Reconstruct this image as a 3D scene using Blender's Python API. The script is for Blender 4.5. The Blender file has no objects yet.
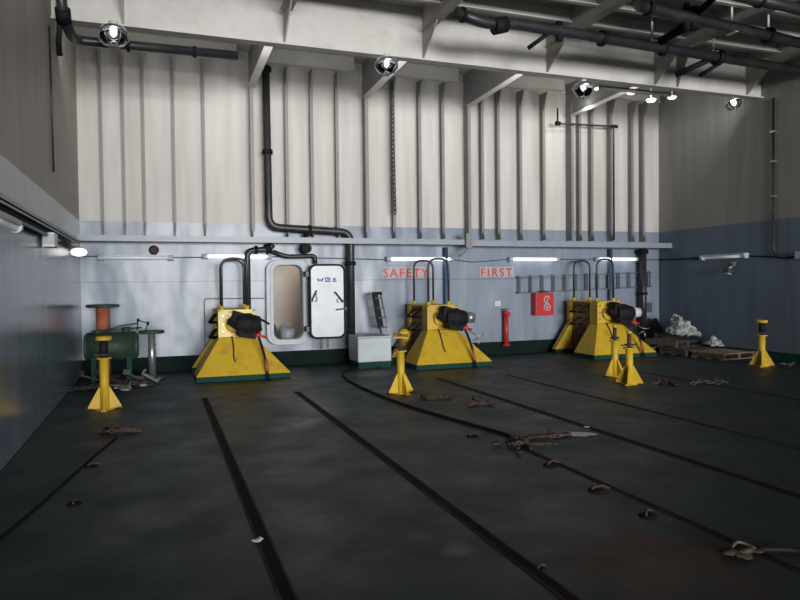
import bpy, bmesh, math, random
from mathutils import Vector, Matrix, Euler
random.seed(7)
COL = bpy.context.scene.collection
PI = math.pi
# ---------------------------------------------------------------- materials
def mat(name, rgb, rough=.5, metal=0., var=.15, scale=3., bump=0., bscale=20., stain=None, stain_amt=.5, stain_scale=2., emit=0., spec=.5):
    m = bpy.data.materials.new(name); m.use_nodes = True
    nt = m.node_tree; N = nt.nodes; L = nt.links; b = N['Principled BSDF']
    tc = N.new('ShaderNodeNewGeometry')
    n = N.new('ShaderNodeTexNoise'); n.inputs['Scale'].default_value = scale; n.inputs['Detail'].default_value = 6
    L.new(tc.outputs['Position'], n.inputs['Vector'])
    r = N.new('ShaderNodeValToRGB')
    lo = [max(0, c*(1-var)) for c in rgb]; hi = [min(1, c*(1+var)) for c in rgb]
    r.color_ramp.elements[0].position = .3; r.color_ramp.elements[1].position = .7
    r.color_ramp.elements[0].color = (*lo, 1); r.color_ramp.elements[1].color = (*hi, 1)
    L.new(n.outputs['Fac'], r.inputs['Fac']); out = r.outputs['Color']
    if stain:
        n2 = N.new('ShaderNodeTexNoise'); n2.inputs['Scale'].default_value = stain_scale; n2.inputs['Detail'].default_value = 8; n2.inputs['Roughness'].default_value = .65
        L.new(tc.outputs['Position'], n2.inputs['Vector'])
        r2 = N.new('ShaderNodeValToRGB'); r2.color_ramp.elements[0].position = .52; r2.color_ramp.elements[1].position = .68
        r2.color_ramp.elements[0].color = (0, 0, 0, 1); r2.color_ramp.elements[1].color = (stain_amt,)*3+(1,)
        L.new(n2.outputs['Fac'], r2.inputs['Fac'])
        mx = N.new('ShaderNodeMix'); mx.data_type = 'RGBA'
        L.new(r2.outputs['Color'], mx.inputs[0]); L.new(out, mx.inputs[6]); mx.inputs[7].default_value = (*stain, 1)
        out = mx.outputs[2]
    L.new(out, b.inputs['Base Color'])
    b.inputs['Roughness'].default_value = rough; b.inputs['Metallic'].default_value = metal
    b.inputs['Specular IOR Level'].default_value = spec
    if bump:
        n3 = N.new('ShaderNodeTexNoise'); n3.inputs['Scale'].default_value = bscale; n3.inputs['Detail'].default_value = 3
        L.new(tc.outputs['Position'], n3.inputs['Vector'])
        bp = N.new('ShaderNodeBump'); bp.inputs['Strength'].default_value = 1; bp.inputs['Distance'].default_value = bump
        L.new(n3.outputs['Fac'], bp.inputs['Height']); L.new(bp.outputs['Normal'], b.inputs['Normal'])
    if emit:
        b.inputs['Emission Color'].default_value = (*rgb, 1); b.inputs['Emission Strength'].default_value = emit
    return m

def wall_mat(name, upper, lower, green, zb=2.85, zg=.28, rough_up=.55, rough_lo=.22, bump=.02, seam=None, spec=.35):
    """hull paint in three bands by height, with runs and dents"""
    m = bpy.data.materials.new(name); m.use_nodes = True
    nt = m.node_tree; N = nt.nodes; L = nt.links; b = N['Principled BSDF']
    g = N.new('ShaderNodeNewGeometry'); sp = N.new('ShaderNodeSeparateXYZ'); L.new(g.outputs['Position'], sp.inputs[0])
    def step(z):
        a = N.new('ShaderNodeMath'); a.operation = 'GREATER_THAN'; L.new(sp.outputs['Z'], a.inputs[0]); a.inputs[1].default_value = z; return a.outputs[0]
    def mix(f, a, c):
        x = N.new('ShaderNodeMix'); x.data_type = 'RGBA'
        if hasattr(f, 'name'): L.new(f, x.inputs[0])
        else: x.inputs[0].default_value = f
        for i, v in ((6, a), (7, c)):
            if hasattr(v, 'name'): L.new(v, x.inputs[i])
            else: x.inputs[i].default_value = (*v, 1)
        return x.outputs[2]
    s1 = step(zb); s0 = step(zg)
    c = mix(s0, green, lower); c = mix(s1, c, upper)
    # vertical runs of dirt
    mp = N.new('ShaderNodeMapping'); mp.inputs['Scale'].default_value = (3, 3, .25); L.new(g.outputs['Position'], mp.inputs['Vector'])
    n = N.new('ShaderNodeTexNoise'); n.inputs['Scale'].default_value = 1.6; n.inputs['Detail'].default_value = 7; L.new(mp.outputs[0], n.inputs['Vector'])
    r = N.new('ShaderNodeValToRGB'); r.color_ramp.elements[0].position = .35; r.color_ramp.elements[1].position = .75
    r.color_ramp.elements[0].color = (1, 1, 1, 1); r.color_ramp.elements[1].color = (.74, .70, .66, 1); L.new(n.outputs['Fac'], r.inputs['Fac'])
    ml = N.new('ShaderNodeMix'); ml.data_type = 'RGBA'; ml.blend_type = 'MULTIPLY'; ml.inputs[0].default_value = .8
    L.new(c, ml.inputs[6]); L.new(r.outputs['Color'], ml.inputs[7]); c = ml.outputs[2]
    if seam:
        a = N.new('ShaderNodeMath'); a.operation = 'COMPARE'; L.new(sp.outputs['Z'], a.inputs[0]); a.inputs[1].default_value = seam; a.inputs[2].default_value = .012
        b2 = N.new('ShaderNodeMath'); b2.operation = 'MULTIPLY'; b2.inputs[1].default_value = .45; L.new(a.outputs[0], b2.inputs[0])
        c = mix(b2.outputs[0], c, (.05, .06, .08))
    L.new(c, b.inputs['Base Color'])
    b.inputs['Specular IOR Level'].default_value = spec
    rr = N.new('ShaderNodeMapRange'); L.new(s1, rr.inputs['Value']); rr.inputs['To Min'].default_value = rough_lo; rr.inputs['To Max'].default_value = rough_up
    L.new(rr.outputs[0], b.inputs['Roughness'])
    mp2 = N.new('ShaderNodeMapping'); mp2.inputs['Scale'].default_value = (1, 1, .55); L.new(g.outputs['Position'], mp2.inputs['Vector'])
    n3 = N.new('ShaderNodeTexNoise'); n3.inputs['Scale'].default_value = 1.5; n3.inputs['Detail'].default_value = 1.5; L.new(mp2.outputs[0], n3.inputs['Vector'])
    bp = N.new('ShaderNodeBump'); bp.inputs['Distance'].default_value = bump; L.new(n3.outputs['Fac'], bp.inputs['Height']); L.new(bp.outputs['Normal'], b.inputs['Normal'])
    return m

def floor_mat():
    m = bpy.data.materials.new('deck_paint'); m.use_nodes = True
    nt = m.node_tree; N = nt.nodes; L = nt.links; b = N['Principled BSDF']
    g = N.new('ShaderNodeNewGeometry')
    def noise(s, d=6, ro=.55):
        n = N.new('ShaderNodeTexNoise'); n.inputs['Scale'].default_value = s; n.inputs['Detail'].default_value = d; n.inputs['Roughness'].default_value = ro
        L.new(g.outputs['Position'], n.inputs['Vector']); return n.outputs['Fac']
    def ramp(f, p0, c0, p1, c1):
        r = N.new('ShaderNodeValToRGB'); r.color_ramp.elements[0].position = p0; r.color_ramp.elements[1].position = p1
        r.color_ramp.elements[0].color = (*c0, 1); r.color_ramp.elements[1].color = (*c1, 1); L.new(f, r.inputs['Fac']); return r.outputs['Color']
    def mix(f, a, c):
        x = N.new('ShaderNodeMix'); x.data_type = 'RGBA'; L.new(f, x.inputs[0])
        for i, v in ((6, a), (7, c)):
            if hasattr(v, 'name'): L.new(v, x.inputs[i])
            else: x.inputs[i].default_value = (*v, 1)
        return x.outputs[2]
    base = ramp(noise(1.1), .3, FLOOR_LO, .72, FLOOR_HI)
    rust = ramp(noise(.55, 9, .6), .55, (0, 0, 0), .72, (.6, .6, .6))
    c = mix(rust, base, (.065, .034, .027))
    dark = ramp(noise(.9, 4), .56, (0, 0, 0), .70, (.35, .35, .35))
    c = mix(dark, c, (.012, .013, .013))
    sp = ramp(noise(14, 2), .74, (0, 0, 0), .78, (.35, .35, .35))
    c = mix(sp, c, (.11, .11, .10))
    nz = noise(5, 6, .65)
    for (x, y, r, col, amt) in ((3.65, 9.0, .75, (.045, .026, .02), .8), (4.15, 8.1, .6, (.045, .026, .02), .7), (3.55, 5.95, .5, (.05, .028, .02), .6), (7.8, 8.4, .9, (.04, .022, .018), .7),
                                (-.42, 7.9, .5, (.05, .026, .02), .7), (-.6, 11.7, .9, (.008, .009, .009), .9), (2.7, 3.1, .75, (.065, .028, .022), .8), (1.68, 3.66, .15, (.10, .11, .11), .9), (1.55, 3.95, .10, (.07, .05, .045), .7),
                                (.45, 5.2, .45, (.045, .026, .022), .6), (1.2, 9.6, .6, (.045, .024, .02), .6), (2.2, 6.4, .4, (.05, .03, .024), .5), (.2, 9.2, .5, (.010, .012, .013), .7), (5.0, 5.2, .5, (.07, .075, .075), .35)):
        d = N.new('ShaderNodeVectorMath'); d.operation = 'DISTANCE'; L.new(g.outputs['Position'], d.inputs[0]); d.inputs[1].default_value = (x, y, 0)
        q = N.new('ShaderNodeMath'); q.operation = 'MULTIPLY_ADD'; L.new(nz, q.inputs[0]); q.inputs[1].default_value = -r*2.2; L.new(d.outputs['Value'], q.inputs[2])
        mr = N.new('ShaderNodeMapRange'); L.new(q.outputs[0], mr.inputs['Value']); mr.inputs['From Min'].default_value = -.2*r; mr.inputs['From Max'].default_value = -.85*r
        mr.inputs['To Min'].default_value = 0; mr.inputs['To Max'].default_value = amt
        c = mix(mr.outputs[0], c, col)
    L.new(c, b.inputs['Base Color'])
    rr = N.new('ShaderNodeMapRange'); L.new(noise(1.7, 5), rr.inputs['Value']); rr.inputs['From Min'].default_value = .3; rr.inputs['From Max'].default_value = .7
    rr.inputs['To Min'].default_value = .42; rr.inputs['To Max'].default_value = .62; L.new(rr.outputs[0], b.inputs['Roughness'])
    b.inputs['Specular IOR Level'].default_value = .3
    bp = N.new('ShaderNodeBump'); bp.inputs['Distance'].default_value = .004; L.new(noise(9, 5), bp.inputs['Height']); L.new(bp.outputs['Normal'], b.inputs['Normal'])
    return m
FLOOR_LO = (.012, .025, .026); FLOOR_HI = (.019, .036, .037)

CREAM = (.57, .555, .53); BLUE = (.245, .295, .37); GREEN = (.006, .022, .018)
M = dict(
    back=wall_mat('back_wall_paint', CREAM, BLUE, GREEN, seam=1.72, bump=.07, rough_lo=.30),
    left=wall_mat('left_wall_paint', (.36, .335, .30), (.165, .225, .305), GREEN, zg=.02, rough_lo=.19, rough_up=.5, bump=.008, spec=.45),  # upper cream darkened in the colour, as grazing light dims this wall
    right=wall_mat('right_wall_paint', (.27, .27, .255), (.12, .165, .225), GREEN, zg=.16, rough_lo=.4, bump=.01),  # darker cream again, this wall's weak light put into the colour
    floor=floor_mat(),
    cream=mat('cream_paint', (.57, .555, .53), .55, var=.07, stain=(.25, .2, .15), stain_amt=.25),
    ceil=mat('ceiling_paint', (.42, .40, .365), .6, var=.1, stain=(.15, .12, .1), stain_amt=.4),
    strip=mat('stringer_paint', (.44, .43, .405), .55, var=.08),
    frame=mat('frame_shade_grey', (.20, .20, .20), .5, var=.08),  # side-face shade of the wall frames put into this grey; grey fittings share it
    railp=mat('rail_paint', (.27, .30, .345), .4, var=.08),
    yellow=mat('yellow_paint', (.56, .37, .022), .55, var=.12, stain=(.2, .08, .02), stain_amt=.5, stain_scale=3),
    yellowpale=mat('pale_yellow_paint', (.76, .62, .20), .45, var=.1, stain=(.3, .15, .05), stain_amt=.5, stain_scale=6),
    yellowshade=mat('shaded_yellow_paint', (.20, .14, .028), .6, var=.2, stain=(.1, .05, .02), stain_amt=.6, stain_scale=4),  # winch yellow darkened in the colour for the shade on the recessed panel
    greenp=mat('green_paint', (.008, .045, .036), .75, var=.2, spec=.15),
    dado=mat('dark_green_dado', (.008, .017, .015), .9, var=.25, spec=.1),
    darkgreen=mat('dark_green_paint', (.022, .05, .03), .6, var=.3, bump=.01, bscale=12),
    black=mat('black_rubber', (.009, .009, .011), .7, var=.3, spec=.2),
    blackp=mat('black_pipe_paint', (.022, .023, .026), .42, var=.3, stain=(.07, .06, .05), stain_amt=.5),
    slot=mat('slot_dark_steel', (.010, .009, .008), .8, var=.4, spec=.1),
    ragm=mat('brown_rag', (.055, .045, .032), .9, var=.4, scale=20, spec=.1),
    lip=mat('worn_track_edge', (.046, .024, .018), .8, var=.5, scale=6, spec=.2),
    rust=mat('rusty_steel', (.052, .028, .021), .75, var=.5, scale=8),
    rustred=mat('rust_red_paint', (.33, .10, .05), .65, var=.3, scale=5),
    steel=mat('bare_steel', (.32, .33, .34), .35, .7, var=.2),
    chain=mat('chain_steel', (.07, .06, .055), .6, .4, var=.4, scale=12),
    white=mat('white_paint', (.56, .60, .64), .35, var=.06, stain=(.4, .38, .33), stain_amt=.35),
    whitebox=mat('pale_grey_box_paint', (.42, .47, .50), .45, var=.08, stain=(.3, .28, .25), stain_amt=.4),
    red=mat('red_paint', (.48, .022, .028), .4, var=.1),
    redtext=mat('red_lettering', (.50, .05, .05), .5, var=.1),
    pink=mat('pinkish_white_patch', (.40, .37, .41), .5, var=.12),
    blue=mat('blue_lettering', (.03, .05, .40), .5, var=.1),
    navy=mat('blue_grey_metal', (.05, .08, .13), .5, var=.2),
    wood=mat('weathered_pallet_wood', (.075, .062, .05), .8, var=.4, scale=9),
    woodpale=mat('pale_pallet_wood', (.22, .16, .12), .8, var=.3, scale=9),
    cloth=mat('pale_tarp_cloth', (.34, .37, .35), .5, var=.6, scale=9, bump=.02),  # wide tone variation puts the crease highlights into the colour
    sack=mat('black_sack_plastic', (.018, .02, .022), .55, var=.4, bump=.02, bscale=9),
    paper=mat('crumpled_paper', (.6, .6, .58), .8, var=.15),
    concrete=mat('pale_worn_patch', (.085, .092, .095), .8, var=.3, scale=8),
    stainf=mat('rust_stain', (.034, .026, .024), .7, var=.4, scale=5),
    tube=mat('lit_tube', (.95, .98, 1), .4, var=.01, emit=1.5),
    tubedim=mat('unlit_diffuser', (.68, .72, .76), .3, var=.05, emit=.12),
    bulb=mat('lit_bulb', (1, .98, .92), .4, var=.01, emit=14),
    dimbulb=mat('dim_bulb', (1, .99, .95), .3, var=.01, emit=2.2),
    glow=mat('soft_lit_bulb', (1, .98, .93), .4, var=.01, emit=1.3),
    chrome=mat('polished_reflector', (.8, .83, .87), .35, 1., var=.1),
    corr=mat('corridor_paint', (.42, .37, .33), .5, var=.1),
)
gm = bpy.data.materials.new('lamp_glass'); gm.use_nodes = True
gb = gm.node_tree.nodes['Principled BSDF']; gb.inputs['Transmission Weight'].default_value = 1; gb.inputs['Roughness'].default_value = .03; gb.inputs['Base Color'].default_value = (.85, .92, .97, 1)
M['glass'] = gm

# ---------------------------------------------------------------- mesh builder
class MB:
    def __init__(s): s.bm = bmesh.new()
    def box(s, c, d, rot=None, taper=None):
        vs = []
        R = Euler(rot).to_matrix() if rot else Matrix.Identity(3)
        for z in (-1, 1):
            for x, y in ((-1, -1), (1, -1), (1, 1), (-1, 1)):
                t = taper if (taper and z > 0) else 1
                vs.append(s.bm.verts.new(Vector(c) + R @ Vector((x*d[0]/2*t, y*d[1]/2*t, z*d[2]/2))))
        for f in ((3, 2, 1, 0), (4, 5, 6, 7), (0, 1, 5, 4), (1, 2, 6, 5), (2, 3, 7, 6), (3, 0, 4, 7)):
            s.bm.faces.new([vs[i] for i in f])
        return s
    def b(s, x0, x1, y0, y1, z0, z1): return s.box(((x0+x1)/2, (y0+y1)/2, (z0+z1)/2), (x1-x0, y1-y0, z1-z0))
    def cyl(s, p0, p1, r0, r1=None, n=16, caps=True):
        r1 = r0 if r1 is None else r1
        p0 = Vector(p0); p1 = Vector(p1); d = (p1-p0).normalized()
        a = d.orthogonal().normalized(); b = d.cross(a)
        A = [s.bm.verts.new(p0 + (a*math.cos(2*PI*i/n)+b*math.sin(2*PI*i/n))*r0) for i in range(n)]
        B = [s.bm.verts.new(p1 + (a*math.cos(2*PI*i/n)+b*math.sin(2*PI*i/n))*r1) for i in range(n)]
        for i in range(n): f = s.bm.faces.new((A[i], A[(i+1) % n], B[(i+1) % n], B[i])); f.smooth = True
        if caps: s.bm.faces.new(A[::-1]); s.bm.faces.new(B)
        return s
    def tube(s, pts, r, n=10, fillet=0., steps=6, closed=False):
        pts = [Vector(p) for p in pts]
        if fillet:
            q = [pts[0]]
            for i in range(1, len(pts)-1):
                a, p, c = pts[i-1], pts[i], pts[i+1]
                f = min(fillet, (a-p).length*.49, (c-p).length*.49)
                A = p+(a-p).normalized()*f; C = p+(c-p).normalized()*f
                for k in range(steps+1):
                    t = k/steps; q.append(A*(1-t)**2+p*2*t*(1-t)+C*t*t)
            q.append(pts[-1]); pts = q
        rings = []; up = None; m = len(pts)
        for i, p in enumerate(pts):
            if closed: d = (pts[(i+1) % m]-pts[i-1]).normalized()
            else: d = (pts[min(i+1, m-1)]-pts[max(i-1, 0)]).normalized()
            if up is None: up = d.orthogonal().normalized()
            up = (up-d*up.dot(d)).normalized(); sd = d.cross(up)
            rings.append([s.bm.verts.new(p+(up*math.cos(2*PI*k/n)+sd*math.sin(2*PI*k/n))*r) for k in range(n)])
        for i in range(m if closed else m-1):
            A, B = rings[i], rings[(i+1) % m]
            for k in range(n): f = s.bm.faces.new((A[k], A[(k+1) % n], B[(k+1) % n], B[k])); f.smooth = True
        if not closed: s.bm.faces.new(rings[0][::-1]); s.bm.faces.new(rings[-1])
        return s
    def lathe(s, prof, c=(0, 0, 0), n=24, R=None):
        rings = []
        for r, z in prof:
            ring = []
            for k in range(n):
                v = Vector((max(r, 1e-4)*math.cos(2*PI*k/n), max(r, 1e-4)*math.sin(2*PI*k/n), z))
                if R is not None: v = R @ v
                ring.append(s.bm.verts.new(Vector(c)+v))
            rings.append(ring)
        for A, B in zip(rings, rings[1:]):
            for k in range(n): f = s.bm.faces.new((A[k], A[(k+1) % n], B[(k+1) % n], B[k])); f.smooth = True
        s.bm.faces.new(rings[0][::-1]); s.bm.faces.new(rings[-1])
        return s
    def prism(s, poly, o, u, v, w):
        """polygon (a,b)->o+a*u+b*v extruded by vector w"""
        o, u, v, w = map(Vector, (o, u, v, w))
        A = [s.bm.verts.new(o+u*a+v*b) for a, b in poly]; B = [s.bm.verts.new(x.co+w) for x in A]
        n = len(A); s.bm.faces.new(A[::-1]); s.bm.faces.new(B)
        for i in range(n): s.bm.faces.new((A[i], A[(i+1) % n], B[(i+1) % n], B[i]))
        return s
    def ring(s, outer, inner, y0, y1, cx=0, cz=0):
        n = len(outer); V = []
        for y in (y0, y1):
            V.append([s.bm.verts.new((cx+a, y, cz+b)) for a, b in outer]); V.append([s.bm.verts.new((cx+a, y, cz+b)) for a, b in inner])
        for i in range(n):
            j = (i+1) % n
            for a, b in ((V[0], V[1]), (V[3], V[2]), (V[2], V[0]), (V[1], V[3])): s.bm.faces.new((a[i], a[j], b[j], b[i]))
        return s
    def hull(s, pts):
        vs = [s.bm.verts.new(p) for p in pts]
        bmesh.ops.convex_hull(s.bm, input=vs); return s
    def build(s, name, m, parent=None, bevel=0., loc=None, rot=None):
        bmesh.ops.recalc_face_normals(s.bm, faces=s.bm.faces[:])
        me = bpy.data.meshes.new(name); s.bm.to_mesh(me); s.bm.free()
        me.materials.append(M[m]); o = bpy.data.objects.new(name, me); COL.objects.link(o)
        if parent: o.parent = parent
        if loc: o.location = loc
        if rot: o.rotation_euler = rot
        if bevel:
            bv = o.modifiers.new('bevel', 'BEVEL'); bv.width = bevel; bv.segments = 2; bv.limit_method = 'ANGLE'
        return o
def rrect(w, h, r, n=6):
    pts = []
    for cx, cz, a0 in ((w/2-r, h/2-r, 0), (-w/2+r, h/2-r, 90), (-w/2+r, -h/2+r, 180), (w/2-r, -h/2+r, 270)):
        for k in range(n+1):
            a = math.radians(a0+90*k/n); pts.append((cx+r*math.cos(a), cz+r*math.sin(a)))
    return pts
def empty(name, loc, rz=0):
    o = bpy.data.objects.new(name, None); o.location = loc; o.rotation_euler = (0, 0, rz); o.empty_display_size = .2; COL.objects.link(o); return o
def tag(o, label, cat, group=None):
    o['label'] = label; o['category'] = cat
    if group: o['group'] = group
    return o
def struct(o): o['kind'] = 'structure'; return o
def dup(src, parent=None):
    c = src.copy(); COL.objects.link(c)
    if parent: c.parent = parent
    for ch in list(src.children): dup(ch, c)
    return c
def text(body, size, name, m, loc, parent=None, extrude=.004, rot=(PI/2, 0, 0), space=1., bold=0.):
    cu = bpy.data.curves.new(name, 'FONT'); cu.body = body; cu.size = size; cu.extrude = extrude; cu.space_character = space; cu.offset = bold
    t = bpy.data.objects.new(name+'_curve', cu); COL.objects.link(t)
    bpy.context.view_layer.update()
    me = bpy.data.meshes.new_from_object(t.evaluated_get(bpy.context.evaluated_depsgraph_get()))
    bpy.data.objects.remove(t); bpy.data.curves.remove(cu)
    me.materials.clear(); me.materials.append(M[m]); o = bpy.data.objects.new(name, me); COL.objects.link(o)
    o.location = loc; o.rotation_euler = rot
    if parent: o.parent = parent
    return o

XL, XR, YB, ZC = -1.33, 11.8, 13.5, 6.25
Y0 = -6.0
# ---------------------------------------------------------------- shell
struct(MB().b(XL-.2, XR+.2, Y0, YB+.2, -.2, 0).build('floor', 'floor'))
struct(MB().b(XL-.2, XR+.2, Y0, YB+.2, ZC, ZC+.15).build('ceiling', 'ceil'))
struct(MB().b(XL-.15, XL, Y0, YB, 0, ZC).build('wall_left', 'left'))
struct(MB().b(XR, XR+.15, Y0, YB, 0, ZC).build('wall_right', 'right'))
DX0, DX1, DZ0, DZ1 = 2.15, 2.76, .53, 2.04
w = MB()
w.b(XL-.15, DX0, YB, YB+.12, 0, ZC).b(DX1, XR+.15, YB, YB+.12, 0, ZC).b(DX0, DX1, YB, YB+.12, 0, DZ0).b(DX0, DX1, YB, YB+.12, DZ1, ZC)
struct(w.build('wall_back', 'back'))
# corridor seen through the open doorway
for nm, a in (('left', (1.5, 1.6, YB+.13, YB+2, .3, 2.4)), ('right', (3.4, 3.5, YB+.13, YB+2, .3, 2.4)), ('end', (1.5, 3.5, YB+2, YB+2.1, .3, 2.4))):
    struct(MB().b(*a).build('wall_corridor_'+nm, 'corr'))
struct(MB().b(1.5, 3.5, YB+.13, YB+2, .2, .3).build('floor_corridor', 'corr')); struct(MB().b(1.5, 3.5, YB+.13, YB+2, 2.4, 2.5).build('ceiling_corridor', 'corr'))

# vertical frames on the back wall : each a structure object
xs_small = [-.93, -.556, -.207, .328, .878, 2.47, 2.98, 3.507, 4.735, 5.331, 5.872, 6.822, 7.224, 7.789, 8.395, 9.377, 9.714, 10.257, 10.872, 11.201]
tn = 1
for x in xs_small:
    d = .10 if x < 2 else .15
    f = MB(); f.b(x-.012, x+.012, YB-d, YB, 2.62, 5.96); fw = .024 if x < 2 else .032; f.b(x-fw, x+fw, YB-d-.012, YB-d, 2.72, 5.9)
    f.prism([(.0, 5.965), (.34, 5.965), (d+.013, 5.55), (.0, 5.55)], (x-.015, YB, 0), (0, -1, 0), (0, 0, 1), (.030, 0, 0))
    f.prism([(0, 2.6), (.24, 2.6), (.24, 2.64), (d, 2.86), (0, 2.86)], (x-.01, YB, 0), (0, -1, 0), (0, 0, 1), (.02, 0, 0))
    struct(f.build('trim_%d' % tn, 'frame')); tn += 1
for x in (1.774, 4.112, 6.452, 9.1):   # deep web frames with a deck girder, knees each end
    f = MB(); f.b(x-.015, x+.015, YB-.24, YB, 2.6, 5.8); f.b(x-.035, x+.035, YB-.26, YB-.24, 2.7, 5.75)
    f.prism([(0, ZC), (YB-10.54, ZC), (YB-10.54, 5.56), (.24, 5.50), (.0, 5.2)], (x-.012, YB, 0), (0, -1, 0), (0, 0, 1), (.024, 0, 0))
    struct(f.build('trim_%d' % tn, 'frame')); tn += 1
    f = MB(); f.prism([(YB-10.62, 5.56), (.27, 5.50), (.27, 5.48), (YB-10.62, 5.54)], (x-.07, YB, 0), (0, -1, 0), (0, 0, 1), (.14, 0, 0))
    struct(f.build('trim_%d' % tn, 'cream')); tn += 1
# longitudinal stringer at the wall head
for x0, x1 in ((XL, 1.75), (1.8, 4.09), (4.14, 6.43), (6.48, 9.08), (9.12, XR)):
    f = MB(); f.b(x0, x1-.25, YB-.34, YB-.30, 5.96, ZC); f.b(x0, x1-.25, YB-.40, YB-.28, 5.95, 5.965)
    f.b(x0, x1, 12.1, 12.13, 6.08, ZC); f.b(x0, x1, 11.3, 11.33, 6.08, ZC)
    struct(f.build('trim_%d' % tn, 'strip')); tn += 1
# big transverse beam
f = MB(); f.b(XL, XR, 10.5, 10.54, 5.395, ZC); f.b(XL, XR, 10.43, 10.61, 5.375, 5.40)
struct(f.build('ceiling_beam', 'cream'))
# ceiling stiffeners nearer the camera
for k in range(12):
    y = 9.75-.72*k
    f = MB(); f.b(XL, XR, y, y+.02, 6.03, ZC); f.b(XL, XR, y-.07, y+.02, 6.015, 6.03)
    struct(f.build('ceiling_stiffener', 'cream'))
for x in (-.4, 1.93, 4.27, 6.68, 9.08, 11.4):
    f = MB(); f.b(x-.015, x+.015, Y0+.2, 10.5, 5.86, ZC); f.b(x-.09, x+.09, Y0+.2, 10.3, 5.84, 5.86)
    f.prism([(0, 5.42), (.04, 5.42), (.62, 5.84), (0, 5.84)], (x-.012, 10.5, 0), (0, -1, 0), (0, 0, 1), (.024, 0, 0))
    struct(f.build('ceiling_girder', 'ceil'))
for x in (9.62,):
    f = MB(); f.prism([(0, 5.42), (.04, 5.42), (.45, 6.2), (0, 6.2)], (x-.012, 10.5, 0), (0, -1, 0), (0, 0, 1), (.024, 0, 0))
    struct(f.build('ceiling_bracket', 'ceil'))
# next transverse beam nearer the camera, only its lower flange overhead
# horizontal rail along the back wall
f = MB(); f.b(XL, 6.28, 13.03, 13.06, 2.455, 2.565).b(XL, 6.28, 13.06, YB, 2.545, 2.56)
f.b(6.32, XR-.01, 13.03, 13.06, 2.43, 2.55).b(6.32, XR-.01, 13.06, YB, 2.53, 2.545)
struct(f.build('trim_%d' % tn, 'railp')); tn += 1
# curb along right wall
struct(MB().b(XR-.06, XR, Y0, YB, 0, .13).build('baseboard_right', 'greenp'))
struct(MB().b(XL, XR, YB-.015, YB, 0, .29).build('baseboard_back', 'dado'))

# ---------------------------------------------------------------- deck tracks
def track(x, y0, y1, wd, label):
    t = empty('deck_track', (x, y0, 0))
    MB().b(-wd/2, wd/2, 0, y1-y0, .0005, .003).build('slot', 'slot', t)
    for sx in (-1, 1): MB().b(sx*(wd/2+.008)-.008, sx*(wd/2+.008)+.008, 0, y1-y0, .0005, .005).build('slot_edge', 'lip', t)
    tag(t, label, 'track', 'slotted tracks let into the deck'); return t
track(.603, -4, 10.05, .064, 'dark rusty deck track, leftmost long slot, starting before the first yellow winch')
track(1.955, -4, 10.05, .062, 'dark rusty deck track right of the one with crumpled paper on it')
track(4.48, -4, 10.5, .068, 'dark deck track starting just before the middle yellow winch')
track(5.76, -2, 10.4, .028, 'thin dark deck track between the middle winch track and the farthest right one')
track(8.1, -1, 9.8, .045, 'dark deck track farthest right, passing behind the paired yellow trestles')
track(3.33, -4, 5.75, .028, 'thin dark deck track running on from the heap of lashing gear')
t = tag(MB().tube([(-.45, 7.75, .008), (-.62, 6.9, .008), (-.85, 5.6, .008), (-1.05, 4.6, .008), (-1.2, 3.9, .008)], .011, 6, fillet=.3).build('deck_rope', 'slot'), 'thin dark rope lying on deck nearest the left wall', 'rope')

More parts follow.
